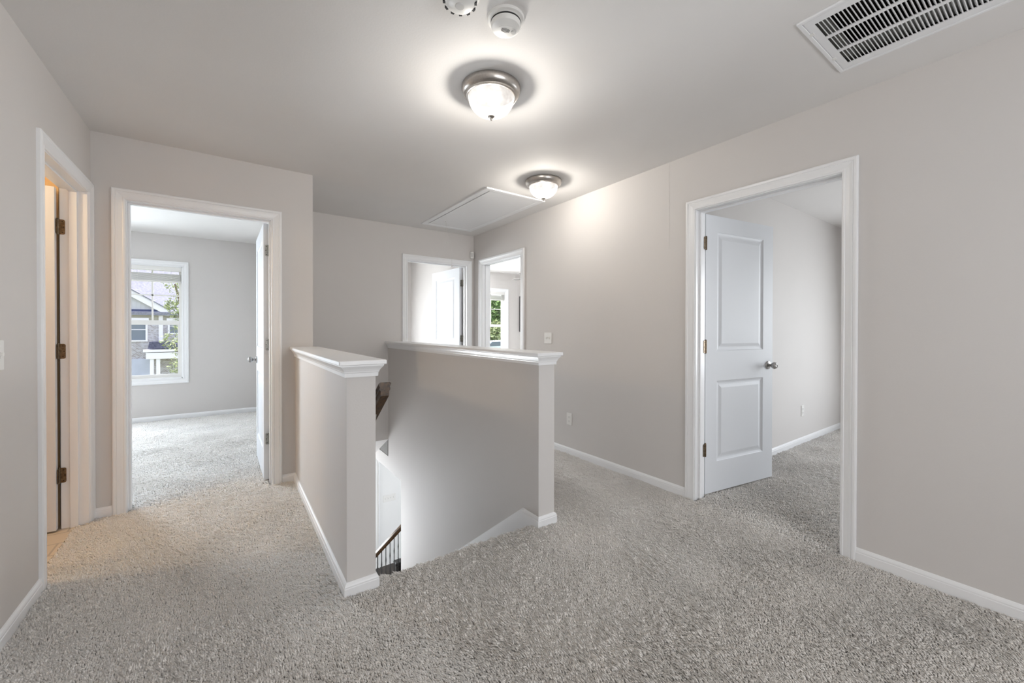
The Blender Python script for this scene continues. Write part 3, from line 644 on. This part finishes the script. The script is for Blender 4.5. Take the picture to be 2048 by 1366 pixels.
hp('gable_trim', MB().prism([(-8.0, zr_(-8)), (-8.0, zr_(-8)+.40), (-3.05, zr_(-3.05)+.36), (-3.05, 2.02), (-3.35, 2.04), (-3.35, zr_(-3.35)-.03)], Yh-.15, Yh, 'Y'), WHT)
hp('gable_soffit_shade', MB().prism([(-8.0, 2.23), (-8.0, 2.40), (-3.75, 2.40), (-3.45, 2.23)], Yh-.12, Yh-.02, 'Y'), SOFSHADE)  # shade of the soffit put into this dark navy colour
hp('eave_trim', MB().box(-8, -3.1, Yh-.16, Yh+.1, 2.04, 2.24).box(-3.1, -1.0, Yh+.0, Yh+.15, 2.04, 2.24), WHT)
hp('roof', MB().prism([(Yh-.2, 2.22), (41, 8.6), (41, 8.4), (Yh-.2, 2.05)], -9, -1.0, 'X').prism([(-8.0, zr_(-8)+.40), (-8.0, zr_(-8)+.47), (-3.02, zr_(-3.02)+.43), (-3.02, zr_(-3.02)+.36)], Yh-.2, Yh+3, 'Y'), SHING)
hp('corner_trim', MB().box(-3.56, -3.36, Yh, Yh+.12, .44, 2.06), WHT)
GL2 = paint('dark_window_pane', (.16, .19, .24), .1, spec=.8)
for (x0_, x1_, z0_, z1_) in ((-5.05, -4.08, .44, 1.60), (-3.13, -2.3, .88, 1.60)):
    w = voxel([(x0_, x1_, Yh+.02, Yh+.12, z0_, z1_)], [(x0_+.09, x1_-.09, Yh, Yh+1, z0_+.08, z1_-.08)]); w.box(x0_+.09, x1_-.09, Yh+.05, Yh+.1, (z0_+z1_)/2+.15-.02, (z0_+z1_)/2+.15+.02); w.box(x0_-.05, x1_+.06, Yh-.02, Yh+.12, z1_, z1_+.28)
    q = hp('window_surround', w, WHT); MB().box(x0_+.09, x1_-.09, Yh+.08, Yh+.1, z0_+.08, z1_-.08).build('window_pane', GL2, q)
hp('porch_roof', MB().prism([(-3.92, .03), (-3.85, .44), (-2.9, .44), (-2.1, .03)], Yh-1.2, Yh+.1, 'Y'), SHINGD)
hp('porch_beam', MB().box(-4.12, -2.0, Yh-1.3, Yh+.1, -.16, -.02).box(-4.0, -2.0, Yh-1.25, Yh+.1, -.58, -.2), WHT)
for x in (-3.83, -3.55): hp('porch_column', MB().bbox(x, x+.17, Yh-1.2, Yh-1.03, -3.2, -.58, .01), WHT)
hp('garage_door', MB().box(-9, -3.95, Yh+.0, Yh+.1, -3.2, -.62), paint('pale_blue_door', (.52, .54, .66), .6, .3, 8, .1))
m = MB().box(-60, 90, 9, 120, -3.3, -3.2); m.build('ground', paint('grass_ground', (.15, .17, .09), .9, .4, 3, .2)).__setitem__('kind', 'structure'); bpy.data.objects['ground']['label'] = 'grass outside the windows'

def tree(name, label, trunk, clumps, n, leaf, mat, cat='tree', group=None):
    rnd = random.Random(hash(label) % 999 if False else len(label)*7+n)
    o = thing(name, label, cat, trunk, group)
    m = MB()
    for (x, y, z, r) in clumps:
        for _ in range(n):
            d = Vector((rnd.gauss(0, 1), rnd.gauss(0, 1), rnd.gauss(0, 1))).normalized()*r*(.45+.6*rnd.random()); c_ = Vector((x, y, z))+d
            R = Matrix.Translation(c_) @ Matrix.Rotation(rnd.random()*6.3, 4, (rnd.gauss(0, 1), rnd.gauss(0, 1), rnd.gauss(0, 1)+.01))
            s_ = leaf*(.6+.8*rnd.random()); m.add([(-s_, 0, 0), (0, -s_*.5, s_*.1), (s_, 0, 0), (0, s_*.5, s_*.1)], [(0, 1, 2, 3)], False, R)
    fo = m.build('foliage', mat, o)
    zc = max(c_[2] for c_ in clumps); m = MB(); m.tube([(trunk[0], trunk[1], trunk[2]), (trunk[0]+.1, trunk[1], (trunk[2]+zc)/2), (clumps[0][0], clumps[0][1], zc)], [.12, .09, .03], 8)
    for (x, y, z, r) in clumps[:5]: m.tube([(trunk[0]+.1, trunk[1], (trunk[2]+z)/2), (x, y, z)], [.04, .015], 6)
    m.build('trunk', paint('bark_'+name, (.18, .14, .10), .9), o); return o
def leaf_mat(name, c1, c2):
    m, nt, b = nodes(name); n = noise(nt, 5, 3); r = ramp(nt, n.outputs[0], [(.35, c1), (.65, c2)]); nt.links.new(r.outputs[0], b.inputs['Base Color']); b.inputs['Roughness'].default_value = .6; return m
LG = leaf_mat('leaf_green', (.16, .20, .09), (.55, .60, .32)); LG2 = leaf_mat('leaf_deep', (.07, .15, .05), (.30, .42, .14))
tree('young_tree', 'leafy young tree in front of the neighbouring house, right side of the left window', (-1.3, 22, -3.2),
     [(-1.85, 22, 3.1, .40), (-1.6, 22, 2.5, .45), (-1.75, 22, 1.9, .35), (-1.7, 22, 1.3, .30), (-1.95, 22, .75, .40), (-1.6, 22, .2, .45), (-1.75, 22, -.4, .35), (-2.0, 22, 2.2, .22), (-1.4, 22, 1.6, .5)], 170, .055, LG)
for (x, y, z, r, mat, lab) in ((24.5, 38, 3.0, 1.5, LG2, 'dark green tree high in the far right bedroom window'), (22.0, 34.0, .9, .9, LG, 'bright green bush low in the far right bedroom window'), (29.0, 42, 1.6, 2.0, LG2, 'green tree behind the others outside the far right bedroom window')):
    tree('garden_tree', lab, (x, y, -3.2), [(x, y, z, r), (x+r*.7, y, z-.3*r, r*.7), (x-r*.7, y, z-.2*r, r*.7), (x, y, z+.7*r, r*.6), (x+.3*r, y, z-1.1*r, r*.9), (x-.5*r, y, z-1.2*r, r*.8)], 700, .19, mat)
# parked car
o = thing('parked_car', 'pale car parked below the trees outside the far right bedroom window', 'car', (19.3, 30.0, -1.19)); CARP = paint('car_paint', (.72, .75, .85), .25, spec=.7)
cx, cy, cz = 19.3, 30.0, -1.19
prof = [(-2.2, .35), (-2.2, .75), (-1.5, .90), (-.9, 1.38), (.7, 1.42), (1.3, .98), (2.15, .85), (2.2, .35)]
MB().prism([(cx+a, cz+b) for a, b in prof], cy-.85, cy+.85, 'Y').build('body', CARP, o, bevel=.05)
MB().prism([(cx-1.25, cz+.95), (cx-.85, cz+1.32), (cx+.62, cz+1.35), (cx+1.05, cz+.98)], cy-.86, cy+.86, 'Y').build('windows', GL2, o)
for (a, b) in ((-1.4, -.86), (1.4, -.86), (-1.4, .70), (1.4, .70)): MB().lathe([(0, 0), (.33, 0), (.34, .08), (.33, .16), (0, .16)], 24, Matrix.Translation((cx+a, cy+b, cz+.33)) @ Matrix.Rotation(-math.pi/2, 4, 'X')).build('wheel', DARKP, o)
m = MB().box(14, 40, 27, 60, -3.25, -1.20); struct(m.build('ground_bank', paint('bank_grass', (.15, .22, .08), .9)), 'raised grass bank outside the far right bedroom window')

# ---------------------------------------------------------------- carpet pile
def vnoise(x, y, seed):
    xi = np.floor(x).astype(np.int64); yi = np.floor(y).astype(np.int64); fx = x-xi; fy = y-yi; fx = fx*fx*(3-2*fx); fy = fy*fy*(3-2*fy)
    def hsh(a, b):
        v = (a*374761393+b*668265263+seed*2147483647) & 0xffffffff; v = ((v ^ (v >> 13))*1274126177) & 0xffffffff; return ((v ^ (v >> 16)) & 0xffff)/65535.
    return (hsh(xi, yi)*(1-fx)+hsh(xi+1, yi)*fx)*(1-fy)+(hsh(xi, yi+1)*(1-fx)+hsh(xi+1, yi+1)*fx)*fy
def scatter(rects, holes, dens, hgt, rad, rng):
    P = []; s = 1/math.sqrt(dens)
    for (x0, x1, y0, y1) in rects:
        nx = int((x1-x0)/s); ny = int((y1-y0)/s); gx, gy = np.meshgrid(np.arange(nx), np.arange(ny))
        P.append(np.stack([x0+(gx.ravel()+.5+.8*(rng.random(nx*ny)-.5))*s, y0+(gy.ravel()+.5+.8*(rng.random(nx*ny)-.5))*s, np.zeros(nx*ny), np.full(nx*ny, hgt), np.full(nx*ny, rad)], 1))
    P = np.concatenate(P)
    for (x0, x1, y0, y1) in holes: P = P[~((P[:, 0] > x0) & (P[:, 0] < x1) & (P[:, 1] > y0) & (P[:, 1] < y1))]
    return P
def pile(name, label, areas, seed):
    rng = np.random.default_rng(seed); P = np.concatenate([scatter(*a, rng) for a in areas]); hgt = P[:, 3]; rad = P[:, 4]; P = P[:, :3]
    # keep what the lens can see (plus a margin), nothing behind the camera
    Q = P-np.array([0, 0, EYE]); F = np.array(fw); Rr = np.array(rt2); U2 = np.array(up2); zc = Q @ F
    ok = (zc > .25); u = FPX*(Q @ Rr)/np.maximum(zc, .1); w = FPX*(Q @ U2)/np.maximum(zc, .1); ok &= (np.abs(u) < 1250) & (w > -900); P = P[ok]; hgt = hgt[ok]; rad = rad[ok]
    n = len(P)
    def fld(f, ph):
        return np.sin(P[:, 0]*f+ph+1.7*np.sin(P[:, 1]*f*.7+ph*2))+np.sin(P[:, 1]*f*1.3-ph+1.3*np.sin(P[:, 0]*f*.8+ph))
    base_ang = math.radians(140)+.28*fld(2.1, .4)+.16*fld(9, 2.0)+rng.normal(0, .38, n)
    lean = np.clip(1.0+.22*fld(6.0, 1.1)+rng.normal(0, .25, n), .2, 1.9)
    ca, sa = math.cos(YAW+.25), math.sin(YAW+.25); wx = P[:, 0]+.02*fld(7, .3); wy = P[:, 1]+.02*fld(6, 1.9)
    al = wx*ca-wy*sa; ac = wx*sa+wy*ca   # ridges run across the line of sight
    rg = .6*vnoise(al/.030, ac/.011, 3)+.4*vnoise(al/.016, ac/.008, 9)
    pt = vnoise(P[:, 0]/.22, P[:, 1]/.22, 21)
    h = hgt*(.18+.30*rng.random(n)+1.75*rg**1.6*(.6+.9*pt)); r = rad*(.75+.5*rng.random(n))
    d = np.stack([np.cos(base_ang), np.sin(base_ang), np.zeros(n)], 1); L1 = d*(lean*h*.35)[:, None]; L2 = d*(lean*h)[:, None]
    a0 = rng.random(n)*6.283; K = 4; V = np.zeros((n, 2*K+1, 3)); z = np.array([0, 0, 1.])
    for k in range(K):
        a = a0+k*2*math.pi/K; ring = np.stack([np.cos(a), np.sin(a), np.zeros(n)], 1)*r[:, None]
        V[:, k] = P+ring*.9-z*.001; V[:, K+k] = P+ring+L1+z*(h*.6)[:, None]
    V[:, 2*K] = P+L2+z*h[:, None]
    idx = (np.arange(n)*(2*K+1))[:, None]
    quads = np.concatenate([idx+np.array([k, (k+1) % K, K+(k+1) % K, K+k]) for k in range(K)]); tris = np.concatenate([idx+np.array([K+k, K+(k+1) % K, 2*K]) for k in range(K)])
    me = bpy.data.meshes.new(name); me.vertices.add(n*(2*K+1)); me.vertices.foreach_set('co', V.ravel().astype(np.float32))
    nl = quads.size+tris.size; me.loops.add(nl); me.loops.foreach_set('vertex_index', np.concatenate([quads.ravel(), tris.ravel()]).astype(np.int32))
    npq, npt = len(quads), len(tris); me.polygons.add(npq+npt)
    me.polygons.foreach_set('loop_start', np.concatenate([np.arange(npq)*4, npq*4+np.arange(npt)*3]).astype(np.int32))
    me.polygons.foreach_set('use_smooth', np.ones(npq+npt, bool)); me.update(calc_edges=True); me.materials.append(YARN)
    o = bpy.data.objects.new(name, me); COL.objects.link(o); return tag(o, label, 'carpet', kind='stuff'), n
g = .012
W3 = [(XA-g, XB+g, Y1-g, YW), (XB-.02, XC+.02, Y1+.052, YF), (XC-g, XD+g, Y1-g, YF)]
pile('carpet_pile', 'taupe grey frieze carpet pile covering the hall and the bedrooms', [
    ([(XL+g, XR-g, -.2, 2.6)], W3, 25000, .0102, .0035),
    ([(XL+g, XR-g, 2.6, YF-g), (XL-.05, XL+g, LD[0]+.012, LD[1]-.012)], W3+[(XL-1, XB, YW-g, 9)], 18000, .0100, .0040),
    ([(WD[0]+.012, WD[1]-.012, YW-g, YW+WT+g), (-2.4, XB-WT-g, YW+WT+g, YWR-g)], [], 9000, .0095, .0052),
    ([(XR-g, XR+WT+g, RD[0]+.012, RD[1]-.012), (XR+WT+g, 6.28, -.6, 1.70-g)], [], 12000, .0095, .0046)], 5)
